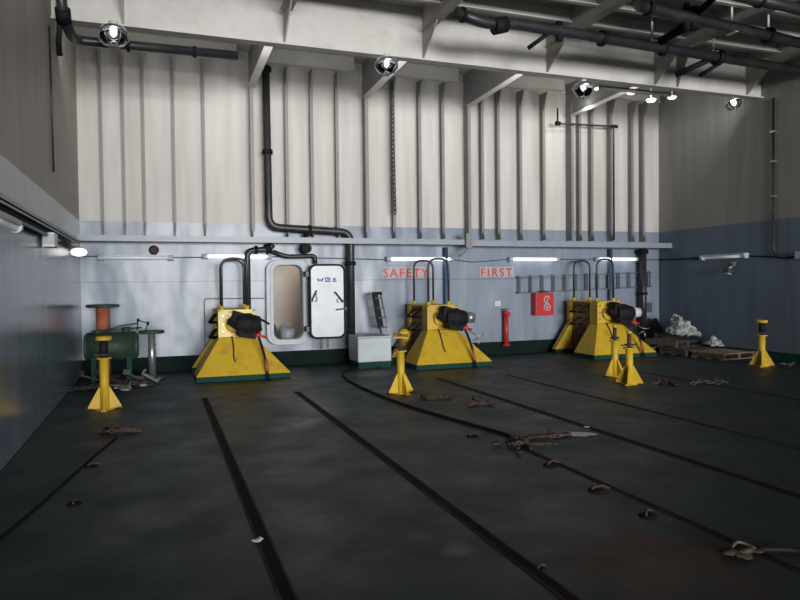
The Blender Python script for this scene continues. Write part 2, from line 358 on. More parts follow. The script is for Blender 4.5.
# ---------------------------------------------------------------- winches
def make_winch(x, label):
    t = tag(empty('yellow_winch', (x, 11.67, 0)), label, 'winch', 'yellow winches along the back wall')
    W = .62; xl, xr = -.42, 1.18; d0, d1 = .46, .74
    def frustum(yb, yt, yback, flip=False):
        m = MB()
        m.hull([(xl, yb, .09), (xr, yb, .09), (xl, yback, .09), (xr, yback, .09), (0, yt, .71), (W, yt, .71), (0, yback, .71), (W, yback, .71)])
        return m
    frustum(0, d0, d1).build('front_foot', 'yellow', t, .006)
    MB().b(xl, xr, .0, d1, 0, .088).build('front_plinth', 'greenp', t)
    MB().b(0, W, d0+.01, d1, .715, 1.2).build('front_housing', 'yellowpale' if x < 2 else 'yellow', t, .008)
    # raised lip round the housing face
    m = MB(); m.b(-.01, W+.01, d0-.012, d0+.01, 1.17, 1.205).b(-.01, .03, d0-.012, d0+.01, .71, 1.2).b(W-.03, W+.01, d0-.012, d0+.01, .71, 1.2)
    m.build('face_rim', 'yellow' if x > 2 else 'yellowpale', t, .004)
    for px_, pz in ((.07, .82), (.07, .95), (.07, 1.1), (.2, 1.12), (.33, 1.13)): MB().cyl((px_, d0-.018, pz), (px_, d0+.01, pz), .016, n=6).build('bolt', 'steel', t)
    # side panel (recessed) with slanted ribs
    MB().b(.05, W-.05, d1, 1.45, .5, 1.17).build('side_panel', 'yellowshade', t)
    for k, (yy, zz) in enumerate(((.90, 1.02), (1.24, 1.02), (.90, .74), (1.24, .74))):
        MB().tube([(.05, yy-.09, zz+.08), (-.02, yy-.09, zz+.08), (-.11, yy+.09, zz-.07), (.05, yy+.09, zz-.07)], .018, 6).build('side_bracket', 'black', t)
    # top deck
    MB().b(-.01, W+.01, d1-.02, 1.58, 1.17, 1.195).build('top_plate', 'yellow', t)
    # rear foot and column
    m = MB(); m.hull([(xl, 1.60, .09), (xr, 1.60, .09), (xl, 1.45, .09), (xr, 1.45, .09), (0, 1.60, .71), (W, 1.60, .71), (0, 1.45, .71), (W, 1.45, .71)])
    m.build('rear_foot', 'yellow', t, .006)
    MB().b(xl, xr, 1.43, 1.62, 0, .088).build('rear_plinth', 'greenp', t)
    MB().b(0, W, 1.46, 1.60, .715, 1.2).build('rear_housing', 'yellow', t, .008)
    # drum near the floor between the feet
    dr = MB().cyl((.04, 1.12, .36), (W-.02, 1.12, .36), .17, n=24).build('drum', 'black', t)
    for xx in (.0, W-.04): MB().cyl((xx, 1.12, .36), (xx+.03, 1.12, .36), .27, n=28).build('drum_flange', 'rust', dr)
    MB().b(.1, W-.1, d1, 1.43, .0, .08).build('bed_plate', 'greenp', t)
    # inverted U guard pipes, each with yellow ferrules
    for (x0, yy) in ((.07, d0+.12), (.13, 1.52)):
        g = MB().tube([(x0, yy, 1.16), (x0, yy, 2.12), (x0+.44, yy, 2.12), (x0+.44, yy, 1.16)], .022, 10, fillet=.19, steps=8).build('guard_pipe', 'blackp', t)
        for q in (x0, x0+.44): MB().cyl((q, yy, 1.19), (q, yy, 1.27), .04, n=12).build('ferrule', 'yellow', g)
    # hydraulic motor
    mo = MB(); c = Vector((.40, d0-.01, .97))
    mo.cyl(c+Vector((0, .0, 0)), c+Vector((.0, -.14, 0)), .13, n=20)
    mo.cyl(c+Vector((-.12, -.22, -.02)), c+Vector((.13, -.25, -.03)), .19, .21, n=10)
    mo.cyl(c+Vector((.13, -.25, -.03)), c+Vector((.30, -.27, -.01)), .20, .13, n=12)
    mo.box(c+Vector((.06, -.25, -.12)), (.30, .26, .26), (0, .2, 0)); mo.box(c+Vector((-.05, -.2, .1)), (.28, .24, .18), (0, .3, 0))
    mo.cyl(c+Vector((-.26, -.18, .04)), c+Vector((-.10, -.22, .0)), .05, .12, n=12)
    mo = mo.build('motor', 'black', t, .008)
    MB().lathe([(.10, 0), (.15, 0), (.15, .05), (.10, .05)], c+Vector((-.13, 0, -.03)), 20, Matrix.Rotation(PI/2, 3, 'X')).build('hub_ring', 'yellow', t)
    if x > 2:
        MB().cyl(c+Vector((.30, -.27, -.01)), c+Vector((.46, -.29, -.02)), .115, .10, n=16).build('motor_cap', 'steel' if x < 7 else 'white', mo)
    else:
        MB().tube([c+Vector((.26, -.27, .08)), c+Vector((.40, -.28, .0)), c+Vector((.44, -.28, -.03))], .02, 8).build('lever', 'black', mo)
    MB().tube([(.56, .12, .78), (.64, .08, .76), (.76, .05, .72)], .024, 8).cyl((.60, .06, .74), (.66, .1, .8), .035, n=10).build('valve_handle', 'red', t)
    MB().tube([(.52, .2, .83), (.64, .1, .74), (.70, .02, .5), (.74, -.05, .3), (.76, -.09, .05), (.77, -.12, .02)], .024, 8, fillet=.1).build('hydraulic_hose', 'black', t)
    MB().tube([(.74, -.04, .34), (.76, -.075, .14)], .032, 8).build('hose_sleeve', 'rustred', t)
    MB().tube([(.22, .44, .73), (.235, .33, .56), (.22, .2, .38), (.24, .14, .3)], .013, 6, fillet=.06).build('strap', 'rust', t)
    if x > 2:
        MB().tube([(.72, .1, .7), (.86, .0, .60), (.98, -.02, .62)], .01, 6, fillet=.05).tube([(.8, .1, .5), (.9, .05, .56), (.88, .0, .44)], .012, 6, fillet=.05).build('loose_cables', 'steel', t)
    return t
make_winch(.995, 'yellow winch by the open doorway, pale front housing and black motor')
make_winch(4.97, 'yellow winch below the red SAFETY lettering, behind a single trestle')
make_winch(8.95, 'yellow winch right of the red cabinet with white motor cap')

# ---------------------------------------------------------------- trestles
def make_trestle(x, y, rz, head, label, h=.9):
    t = tag(empty('support_trestle', (x, y, 0), rz), label, 'trestle', 'yellow deck trestles')
    MB().lathe([(.13, 0), (.13, .012), (.05, .012), (.05, .04)], n=28).build('base_plate', 'yellow', t)
    MB().cyl((0, 0, .012), (0, 0, h-.28), .058, n=24).cyl((0, 0, h-.30), (0, 0, h-.28), .095, n=24).build('post', 'yellow', t)
    for k in range(4):
        a = PI/4+k*PI/2; u = (math.cos(a), math.sin(a), 0); n_ = Vector((-math.sin(a), math.cos(a), 0))
        MB().prism([(.05, .012), (.205, .012), (.205, .04), (.07, .29), (.05, .30)], -n_*.009, u, (0, 0, 1), n_*.018).build('gusset', 'yellow', t)
        MB().box((u[0]*.195, u[1]*.195, .011), (.07, .07, .018), (0, 0, a)).build('foot_pad', 'rust' if k % 2 else 'yellow', t)
    MB().cyl((0, 0, h-.28), (0, 0, h-.04), .032, n=14).build('screw', 'rust', t)
    m = MB().cyl((0, 0, h-.255), (0, 0, h-.225), .075, n=16)
    m.tube([(-.15, 0, h-.24), (.15, 0, h-.24)], .011, 8).build('adjusting_nut', 'rust', t)
    if head == 'plate':
        MB().lathe([(.05, h-.05), (.095, h-.05), (.10, h-.04), (.10, h), (.09, h), (.09, h-.015)], n=24).build('head', 'yellow', t)
    elif head == 'wide':
        MB().box((0, 0, h-.05), (.20, .20, .03), (.0, .0, .2)).cyl((0, 0, h-.1), (0, 0, h-.05), .05, n=14).build('head', 'yellow', t)
    elif head == 'tilted':
        MB().box((.02, 0, h-.06), (.34, .22, .025), (.05, -.12, .3)).cyl((.14, 0, h-.11), (.21, 0, h-.02), .09, n=16).build('head', 'yellow', t)
    else:
        MB().cyl((0, 0, h-.06), (0, 0, h-.02), .04, n=14).build('head', 'yellow', t)
    if head == 'plate':
        MB().cyl((0, 0, h-.24), (0, 0, h-.05), .06, .05, n=16).build('sleeve', 'black', t)
    return t
make_trestle(-.695, 9.68, .8, 'plate', 'yellow trestle in front of the green reels by left wall', .97)
make_trestle(3.37, 9.3, .95, 'tilted', 'yellow trestle with tilted head in front of the pale box', .92)
make_trestle(7.36, 9.5, .85, 'bare', 'rear and slimmer-looking of the paired trestles before the right winch', .9)
make_trestle(7.0, 8.68, .0, 'bare', 'front one of the paired yellow trestles before the right winch', .86)
make_trestle(10.71, 9.5, -.05, 'plate', 'lone yellow trestle near the right wall', .87)

# ---------------------------------------------------------------- doorway and door leaf
cx, cz = (DX0+DX1)/2, (DZ0+DZ1)/2
df = empty('door_1', (cx, YB, cz)); struct(df)
MB().ring(rrect(DX1-DX0+.26, DZ1-DZ0+.20, .22), rrect(DX1-DX0-.02, DZ1-DZ0-.02, .15), -.14, .14).build('door_frame', 'whitebox', df, .01)
MB().ring(rrect(DX1-DX0+.1, DZ1-DZ0+.1, .18), rrect(DX1-DX0+.0, DZ1-DZ0+.0, .15), -.17, -.14).build('door_coaming', 'whitebox', df)
lw, lh = .745, 1.50; lx, lz = 3.19, 1.295
dl = tag(empty('watertight_door', (lx, 13.09, lz)), 'white watertight steel door with black rim, standing open against the wall', 'door')
MB().prism(rrect(lw-.05, lh-.05, .12), (0, -.03, 0), (1, 0, 0), (0, 0, 1), (0, .05, 0)).build('door_panel', 'white', dl, .006)
MB().ring(rrect(lw, lh, .15), rrect(lw-.08, lh-.08, .11), -.045, .035).build('door_gasket', 'black', dl, .006)
for (x0, z0, x1, z1) in ((-.33, .02, -.23, .22), (.30, .0, .14, .19), (.36, -.15, .17, -.17)):
    MB().tube([(x0, -.05, z0), (x0, -.08, z0), (x1, -.09, z1)], .014, 8).cyl((x0, -.03, z0), (x0, -.09, z0), .03, n=10).build('dog_handle', 'blackp', dl)
MB().tube([(-.26, -.07, .0), (-.22, -.08, .03), (-.24, -.08, .16), (-.29, -.08, .14)], .009, 6).tube([(.22, -.07, -.03), (.18, -.08, .02), (.25, -.08, .06)], .008, 6).build('wire_clip', 'steel', dl)
for zz in (.55, -.55): MB().b(-.43, -.37, -.02, .22, zz-.05, zz+.05).build('hinge', 'blackp', dl)
for xx in (-.13, .0): MB().b(xx-.02, xx+.02, -.02, .02, -.95, -.75).build('door_strut', 'blackp', dl)
m = MB()  # three small blue marks
zc = .43
m.tube([(-.20, -.034, zc+.03), (-.18, -.034, zc-.03), (-.15, -.034, zc+.015), (-.12, -.034, zc-.03), (-.09, -.034, zc+.03)], .015, 6)
m.tube([(-.04, -.034, zc-.03), (-.04, -.034, zc+.035), (.05, -.034, zc+.035), (.05, -.034, zc-.03)], .015, 6, closed=True)
m.tube([(.0, -.034, zc-.0), (.03, -.034, zc)], .01, 6)
m.b(.10, .19, -.04, -.03, zc-.04, zc-.015).b(.11, .18, -.04, -.03, zc-.005, zc+.015).b(.125, .165, -.04, -.03, zc+.02, zc+.045)
m.build('blue_marks', 'blue', dl)
# bucket and sill items in the corridor
t = tag(empty('bucket', (2.53, YB+.45, .3)), 'blue-grey bucket standing just inside the open doorway', 'bucket')
MB().lathe([(.12, 0), (.16, .3), (.165, .42), (.15, .42), (.11, .04)], n=20).build('pail', 'railp', t)
MB().tube([(-.16, 0, .42), (-.1, -.1, .52), (.1, -.1, .52), (.16, 0, .42)], .008, 6, fillet=.08).build('bucket_handle', 'steel', t)
t = MB().lathe([(.17, 0), (.20, .2), (.16, .45), (.10, .56), (.05, .6)], n=14).build('rubbish_sack', 'navy', loc=(2.14, YB+.42, .3)); tag(t, 'dark bulging sack slumped inside left of the doorway', 'sack')

# ---------------------------------------------------------------- SAFETY FIRST
t = empty('painted_sign', (5.07, YB-.012, 1.86)); tag(t, 'red painted word SAFETY above the middle yellow winch', 'sign')
MB().b(-.58, .60, -.0, .008, -.10, .13).build('sign_patch', 'pink', t)
text('SAFETY', .27, 'sign_letters', 'redtext', (-.56, -.004, -.085), t, space=1.22, bold=.004)
t = empty('painted_sign', (7.22, YB-.012, 1.86)); tag(t, 'red painted word FIRST above the fire hydrant pipe', 'sign')
MB().b(-.42, .46, -.0, .008, -.10, .13).build('sign_patch', 'pink', t)
text('FIRST', .27, 'sign_letters', 'redtext', (-.40, -.004, -.085), t, space=1.3, bold=.004)

# fire hose cabinet
t = tag(empty('fire_hose_cabinet', (8.38, YB-.02, 1.13)), 'red wall cabinet with pale emblem, left of the right winch', 'cabinet')
MB().b(-.26, .22, -.2, .0, -.26, .26).build('cabinet_body', 'red', t, .01)
MB().b(-.22, .20, -.215, -.2, -.235, .235).build('cabinet_door', 'red', t, .004)
m = MB(); m.tube([(.02+.075*math.cos(a), -.22, .10+.08*math.sin(a)) for a in [k*PI/8+.5 for k in range(13)]], .018, 6)
m.tube([(-.0, -.22, .02), (.03, -.22, .10), (.06, -.22, .17)], .014, 6)
m.tube([(.02+.08*math.cos(k*PI/6), -.22, -.07+.075*math.sin(k*PI/6)) for k in range(12)], .018, 6, closed=True).cyl((.02, -.215, -.07), (.02, -.225, -.07), .03, n=10)
m.build('emblem', 'pink', t)
MB().b(-.1, .1, -.16, -.02, .275, .30).build('cabinet_cap', 'black', t)
# hydrant
t = tag(empty('fire_hydrant', (7.40, YB-.12, .2)), 'slim red standpipe hydrant against the back wall below FIRST', 'hydrant')
MB().cyl((0, 0, 0), (0, 0, .72), .055, n=16).cyl((0, 0, .0), (0, 0, .04), .09, n=16).cyl((0, 0, .1), (0, .118, .1), .03).build('standpipe', 'red', t)
MB().cyl((0, 0, .72), (0, 0, .8), .075, .05, n=16).cyl((0, 0, .72), (.0, -.14, .70), .045, n=14).cyl((0, 0, .72), (.1, 0, .72), .035, n=12).build('valve_body', 'red', t)
MB().lathe([(.05, .82), (.08, .82), (.08, .84), (.05, .84)], n=18).cyl((0, 0, .78), (0, 0, .85), .012).build('hand_wheel', 'rustred', t)
t = MB().b(-.075, .075, -.012, 0, -.06, .06).b(-.055, .055, -.014, -.012, .0, .04).build('small_notice', 'white', loc=(7.25, YB-.005, 1.16)); tag(t, 'small white notice plate above the red hydrant', 'notice')

# ---------------------------------------------------------------- pale box, step ladder
t = tag(empty('storage_chest', (3.93, 12.28, 0)), 'pale grey-white steel chest on green plinth, left of middle winch', 'chest')
MB().b(-.34, .34, .02, .70, .12, .59).build('chest_body', 'whitebox', t, .02)
MB().b(-.35, .35, .01, .71, .59, .62).build('chest_lid', 'whitebox', t, .01)
MB().b(-.33, .33, .03, .69, 0, .12).build('chest_plinth', 'greenp', t)
t = tag(empty('folding_step', (4.30, 12.80, .3)), 'narrow dark and silver folding ladder leaning behind the pale chest', 'ladder')
for sx in (0, 1):
    MB().tube([(.06+sx*.17, .22, -.3), (.0+sx*.17, .22, .32), (-.15+sx*.15, .26, 1.16)], .017, 6).build('ladder_rail', 'black' if not sx else 'steel', t)
for k in range(4):
    z = .44+k*.2; MB().box((.08-.15*(z-.32)/.84, .22, z), (.16, .06, .025)).build('rung', 'chain', t)
MB().box((-.07, .24, 1.14), (.19, .08, .06), (0, 0, 0)).build('ladder_top', 'black', t)
MB().box((-.07, .22, .78), (.13, .02, .72), (0, -.17, 0)).build('side_plate', 'black', t)

# ---------------------------------------------------------------- hanging rod rail on back wall
t = tag(empty('rod_rack', (7.72, YB-.1, 1.75)), 'long thin rack of vertical rods on the back wall behind right winch', 'rack')
MB().tube([(0, 0, .0), (3.8, 0, .10)], .012, 6).build('upper_bar', 'frame', t)
MB().tube([(0, 0, -.36), (3.8, 0, -.25)], .012, 6).build('lower_bar', 'frame', t)
for k in range(13):
    x = .05+k*.305
    MB().tube([(x-.05, 0, .02+x*.026), (x, 0, .0+x*.026), (x, 0, -.34+x*.027), (x-.06, 0, -.36+x*.027)], .023, 6).build('rod', 'navy', t)

# ---------------------------------------------------------------- wall lights
def tube_light(x0, x1, z, lit, label, y=YB-.06, name='tube_light'):
    t = tag(empty(name, ((x0+x1)/2, y, z)), label, 'light', 'strip lights along the back wall')
    L_ = (x1-x0)/2
    MB().b(-L_, L_, -.05, .05, .02, .05).build('light_housing', 'whitebox', t, .004)
    MB().cyl((-L_+.05, -.05, 0), (L_-.05, -.05, 0), .032, n=14).cyl((-L_+.05, .02, 0), (L_-.05, .02, 0), .032, n=14).build('light_tube', lit, t)
    for s in (-1, 1): MB().cyl((s*(L_-.07), -.02, 0), (s*(L_+.04), -.02, 0), .055, n=12).build('end_cap', 'whitebox', t)
    return t
tube_light(-1.0, .25, 2.17, 'tubedim', 'unlit strip light on back wall nearest the left corner')
tube_light(.86, 2.1, 2.2, 'tube', 'lit strip light behind the guard pipes of the left winch')
tube_light(4.6, 6.08, 2.16, 'tube', 'lit strip light above the word SAFETY')
tube_light(7.54, 8.78, 2.16, 'tube', 'lit strip light right of the word FIRST')
tube_light(9.88, 11.04, 2.17, 'tube', 'lit strip light farthest right on the back wall')
# right wall fixture (turned to face the room)
t = tag(empty('tube_light', (XR-.06, 11.42, 2.15), PI/2), 'unlit pale strip light on the dark right wall', 'light')
MB().b(-.6, .6, -.05, .05, .02, .06).build('light_housing', 'whitebox', t, .004)
MB().cyl((-.55, 0, 0), (.55, 0, 0), .04, n=12).build('light_tube', 'tubedim', t)
for s in (-1, 1): MB().cyl((s*.54, 0, 0), (s*.64, 0, 0), .06, n=12).build('end_cap', 'white', t)
t = tag(empty('floodlight', (XR-.06, 11.16, 1.95), PI/2), 'small pale floodlight on bracket below the right wall strip light', 'light')
MB().b(-.03, .03, -.06, .0, .0, .08).tube([(0, 0, .06), (0, -.0, -.02), (0, .12, -.06)], .02, 8).build('bracket', 'steel', t)
MB().box((0, .14, -.12), (.14, .12, .10), (.3, 0, 0)).build('lamp_head', 'chain', t, .01)
MB().box((0, .15, -.18), (.12, .1, .015), (.3, 0, 0)).build('lamp_lens', 'white', t)
# right wall cables
tag(MB().tube([(XR-.02, 13.48, 2.16), (XR-.02, 12.1, 2.15), (XR-.02, 10.78, 2.14), (XR-.02, 10.2, 2.1), (XR-.02, 9.9, 2.06), (XR-.02, 9.6, 2.09), (XR-.02, 6, 2.12)], .015, 6).build('wall_cable', 'black'), 'black cable running along the dark right wall', 'cable')
t = tag(MB().tube([(XR-.05, 10.16, 5.3), (XR-.05, 10.16, 2.3), (XR-.05, 10.1, 2.12)], .028, 8).build('conduit', 'blackp'), 'tall black conduit up the right wall', 'conduit')
for z in (4.6, 4.0, 3.3): MB().b(XR-.09, XR-.0, 10.11, 10.21, z, z+.04).build('conduit_clip', 'steel', t)
tag(MB().b(XR-.12, XR, 9.36, 9.62, 2.03, 2.17).build('junction_box', 'whitebox', bevel=.01), 'small pale junction box at right edge on the right wall', 'box')
# back wall cable
tag(MB().tube([(XL+.02, YB-.02, 2.2), (.3, YB-.02, 2.18), (2.2, YB-.02, 2.2), (4.5, YB-.02, 2.15), (6.18, YB-.02, 2.15), (6.6, YB-.02, 2.1), (7.0, YB-.02, 2.12), (7.48, YB-.02, 2.16), (9.8, YB-.02, 2.17), (XR-.03, YB-.02, 2.16)], .011, 6).build('wall_cable', 'navy'), 'thin dark cable linking the back wall strip lights', 'cable')

# left wall cable tray + lights
t = tag(empty('cable_tray', (XL, 2.0, 2.28)), 'grey cable tray with dark cables along the left wall', 'tray')
MB().b(0.01, .13, 0, 10.2, .07, .09).b(.12, .13, 0, 10.2, .05, .13).build('tray_channel', 'railp', t)
MB().tube([(.06, 0, .04), (.06, 6, .03), (.05, 9.0, .02), (.04, 10.8, -.04)], .03, 8).build('tray_cable', 'black', t)
MB().tube([(.09, 0, .0), (.09, 5, -.02), (.07, 8.2, -.01)], .022, 8).build('tray_cable', 'blackp', t)
t = tag(empty('tube_light', (XL+.10, 6.3, 2.20)), 'pale strip light high on the left wall at picture edge', 'light')
MB().b(-.05, .05, -.75, .75, .0, .05).build('light_housing', 'whitebox', t, .004)
MB().cyl((0, -.7, -.02), (0, .7, -.02), .035, n=12).build('light_tube', 'tubedim', t)
for s in (-1, 1): MB().cyl((0, s*.72, -.01), (0, s*.8, -.01), .055, n=12).build('end_cap', 'white', t)
t = tag(empty('junction_box', (XL+.08, 9.2, 2.22)), 'small white junction box on the left wall cable tray', 'box')
MB().b(-.06, .08, -.14, .14, -.1, .08).build('box_body', 'white', t, .01); MB().b(-.05, .07, -.16, -.14, -.06, .05).build('box_cover', 'whitebox', t, .004)
t = tag(empty('oval_lamp', (XL+.14, 11.9, 2.2), 0), 'glowing oval lamp at the left corner of the hall', 'light')
MB().lathe([(.04, -.07), (.10, -.05), (.125, 0), (.10, .04), (.04, .06)], n=20, R=Matrix.Scale(2.2, 3, (0, 1, 0))).build('lamp_globe', 'glow', t)
MB().b(-.15, .02, -.05, .05, .05, .1).build('lamp_bracket', 'blackp', t)
# loudspeaker-like round fitting above left strip light
tag(MB().lathe([(.03, 0), (.09, 0), (.09, .05), (.05, .08)], (0, 0, 0), 18, Matrix.Rotation(PI/2, 3, 'X')).build('round_bell', 'rust', loc=(-.06, YB-.01, 2.32)), 'small round dark bell above the left strip light', 'bell')
tag(MB().tube([(0, 0, 1.95), (.0, .05, 1.0), (.0, .1, 0)], .014, 6).build('wall_cable', 'blackp', loc=(XL+.02, 10.1, 3.2)), 'thin cable hanging down the upper left wall', 'cable')

# ---------------------------------------------------------------- big pipes back wall
t = tag(empty('drain_pipe', (2.08, YB-.24, 0)), 'thick black pipe stepping down the cream wall and past the white door', 'pipe')
MB().tube([(-.02, 0, 5.93), (0, 0, 2.78), (1.66, 0, 2.70), (1.66, 0, .0)], .075, 16, fillet=.22, steps=8).build('pipe_run', 'blackp', t)
for p0, p1 in (((-.01, 0, 5.82), (-.01, 0, 5.9)), ((-.01, 0, 4.21), (-.01, 0, 4.29)), ((1.66, 0, 2.02), (1.66, 0, 2.10)), ((.78, 0, 2.73), (.84, 0, 2.73))):
    MB().cyl(p0, p1, .105, n=16).build('pipe_flange', 'black', t)
MB().tube([(.78, 0, 2.70), (.78, 0, 2.62)], .08, 12).cyl((.72, -.12, 2.36), (.72, .1, 2.36), .10, n=20).cyl((.72, 0, 2.4), (.74, 0, 2.66), .05).build('valve', 'black', t)
t = tag(empty('branch_pipe', (1.66, YB-.13, 0)), 'black branch pipe rising behind the left winch to the doorway valve', 'pipe')
MB().tube([(0, 0, .3), (0, 0, 2.32), (.42, 0, 2.34), (.50, -.04, 2.44)], .06, 12, fillet=.15).build('pipe_run', 'blackp', t)
MB().cyl((.36, 0, 2.34), (.46, 0, 2.37), .1, n=14).build('pipe_flange', 'black', t); MB().cyl((.15, 0, 2.33), (.2, 0, 2.33), .085, n=14).build('pipe_flange', 'black', t)
MB().tube([(.5, 0, 2.30), (.78, 0, 2.2), (1.36, 0, 2.22), (1.36, 0, 2.06)], .045, 10, fillet=.1).build('pipe_branch', 'blackp', t)
t = tag(empty('riser_pipe', (11.14, YB-.2, 0)), 'thick dark pipe rising to the rail near the right corner', 'pipe')
MB().cyl((0, 0, .0), (0, 0, 2.42), .085, n=14).build('pipe_run', 'blackp', t); [MB().cyl((0, 0, a), (0, 0, b), r, n=14).build('pipe_flange', 'black', t) for a, b, r in ((1.3, 1.36, .11), (0, .04, .14), (2.3, 2.4, .13))]
for x, lb in ((5.94, 'slim dark pipe behind the middle winch guard pipes'), (10.27, 'slim dark pipe behind the right winch guard pipes')):
    tag(MB().cyl((0, 0, 0), (0, 0, 2.42), .045, n=12).build('riser_pipe', 'navy', loc=(x, YB-.1, 0)), lb, 'pipe')
t = tag(empty('thin_pipe', (8.66, YB-.32, 0)), 'thin black pipe run stepping across the upper right frames', 'pipe')
MB().tube([(0, 0, 5.6), (0, 0, 5.26), (1.54, 0, 5.30), (1.54, 0, 2.62)], .022, 8, fillet=.03).build('pipe_run', 'blackp', t)
MB().cyl((-.05, 0, 5.26), (.06, 0, 5.26), .05, n=10).build('pipe_elbow', 'black', t); MB().cyl((1.48, 0, 5.3), (1.64, 0, 5.3), .04, n=10).build('pipe_elbow', 'black', t)
# rail bracket in the gap
t = tag(empty('rail_bracket', (6.30, 13.0, 2.5)), 'grey bracket bolted over the joint of the wall rail', 'bracket')
MB().b(-.08, .06, -.05, .03, -.12, .2).build('bracket_plate', 'frame', t, .006); MB().tube([(-.02, -.02, -.1), (-.12, -.02, -.22), (-.25, .0, -.3)], .02, 8).build('bracket_arm', 'frame', t)
tag(MB().tube([(.84, YB-.03, .45), (.84, YB-.03, 1.38), (2.0, YB-.03, 1.37)], .011, 6, fillet=.06).build('thin_conduit', 'frame'), 'thin grey bent conduit on the wall behind the left winch', 'conduit')
# hanging chain
def chain_mb(m, pts, link=.05, r=.008):
    P = [Vector(p) for p in pts]; d = 0; k = 0
    seg = []
    for a, b in zip(P, P[1:]):
        n = max(1, int((b-a).length/(link*.8)))
        for i in range(n): seg.append((a.lerp(b, i/n), (b-a).normalized()))
    for k, (p, d) in enumerate(seg):
        u = d.orthogonal().normalized(); u = Matrix.Rotation(PI/2*(k % 2)+.4, 3, d) @ u
        loop = [p+d*math.cos(a)*link*.55+u*math.sin(a)*link*.32 for a in [j*PI/4 for j in range(8)]]
        m.tube(loop, r, 5, closed=True)
    return m
t = tag(chain_mb(MB(), [(0, 0, 5.75), (.01, 0, 4.4), (.04, -.0, 3.05)], .11, .011).build('hanging_chain', 'chain', loc=(4.66, YB-.3, 0)), 'long dark chain hanging down the middle of the cream wall', 'chain')

# ---------------------------------------------------------------- overhead pipes
def overhead(name, pts, r, label, flanges, parts=()):
    t = tag(empty(name, pts[0]), label, 'pipe')
    o = Vector(pts[0])
    MB().tube([Vector(p)-o for p in pts], r, 14, fillet=.25).build('pipe_run', 'blackp', t)
    for (p, d, rr, l) in flanges:
        p = Vector(p)-o; d = Vector(d).normalized(); MB().cyl(p-d*l/2, p+d*l/2, rr, n=16).build('pipe_flange', 'black', t)
    for pts2, rr in parts:
        MB().tube([Vector(p)-o for p in pts2], rr, 10).build('pipe_branch', 'black', t)
    return t
ax = (1, .06, 0)
overhead('overhead_pipe', [(4.2, 9.05, 5.62), (4.75, 9.06, 5.52), (5.15, 9.1, 5.60), (XR-.02, 9.42, 5.60)], .085,
    'long black overhead pipe spanning the beam face, nearest the far beam',
    [((4.32, 9.05, 5.6), ax, .11, .05), ((4.95, 9.08, 5.53), (1, 0, .3), .12, .22), ((6.9, 9.2, 5.6), ax, .125, .06), ((8.2, 9.27, 5.6), ax, .125, .05), ((9.45, 9.32, 5.6), ax, .14, .10), ((6.05, 9.16, 5.6), (0, 0, 1), .06, .3)],
    [([(5.9, 9.14, 5.58), (5.6, 9.35, 5.35)], .035), ([(8.05, 9.25, 5.66), (8.15, 8.5, 5.78)], .07), ([(9.3, 9.32, 5.56), (8.9, 9.75, 5.36)], .05), ([(9.5, 9.32, 5.5), (9.3, 9.6, 5.34)], .035)])
overhead('overhead_pipe', [(6.65, 7.2, 5.7), (6.65, 8.15, 5.7), (9.5, 8.38, 5.68), (XR-.02, 8.62, 5.66)], .085,
    'second black overhead pipe, starting with an elbow beside the first',
    [((6.95, 8.16, 5.7), ax, .12, .06), ((7.9, 8.26, 5.7), (0, 0, 1), .07, .34), ((7.75, 8.25, 5.7), (0, 0, 1), .05, .4), ((9.6, 8.4, 5.68), ax, .13, .07)],
    [([(7.9, 8.2, 5.75), (7.9, 7.4, 6.0)], .05)])
overhead('overhead_pipe', [(7.2, 7.5, 5.78), (9.4, 7.5, 5.70), (XR-.02, 7.6, 5.68)], .08,
    'third black overhead pipe at the top right picture edge',
    [((8.4, 7.5, 5.74), ax, .11, .05), ((10.2, 7.54, 5.69), ax, .11, .05)])
for x, y, z0 in ((8.75, 8.34, 5.6), (7.95, 9.25, 5.68), (9.35, 9.32, 5.68), (9.6, 8.4, 5.7), (10.6, 8.5, 5.7)):
    tag(MB().b(-.02, .02, -.005, .005, z0-ZC, 0).b(-.03, .03, -.1, .1, z0-ZC-.01, z0-ZC+.0).build('pipe_hanger', 'white', loc=(x, y, ZC)), 'pale steel hanger strap holding the black overhead pipes', 'hanger', 'overhead pipe hangers')
# left duct under the beam with drop from the ceiling
overhead('corner_pipe', [(XL+.16, 10.2, 6.2), (XL+.16, 10.2, 5.45), (XL+.22, 10.5, 5.22), (XL+.25, 10.85, 5.24), (1.25, 10.85, 5.26)], .07,
    'black pipe bundle in the upper left corner running under the beam',
    [((XL+.16, 10.2, 5.9), (0, 0, 1), .10, .10), ((XL+.17, 10.3, 5.38), (0, .6, -.6), .10, .18), ((-.35, 10.85, 5.24), (1, 0, 0), .09, .05), ((.6, 10.85, 5.25), (1, 0, 0), .085, .05)],
    [([(XL+.12, 10.35, 5.3), (XL+.07, 10.6, 5.1), (XL+.07, 10.7, 4.95)], .04)])
tag(MB().cyl((0, 0, 0), (1.75, 0, 0), .045, n=10).build('beam_duct', 'blackp', loc=(8.34, 11.2, 5.50)), 'short black duct under the beam near the small glowing glint discs', 'duct')

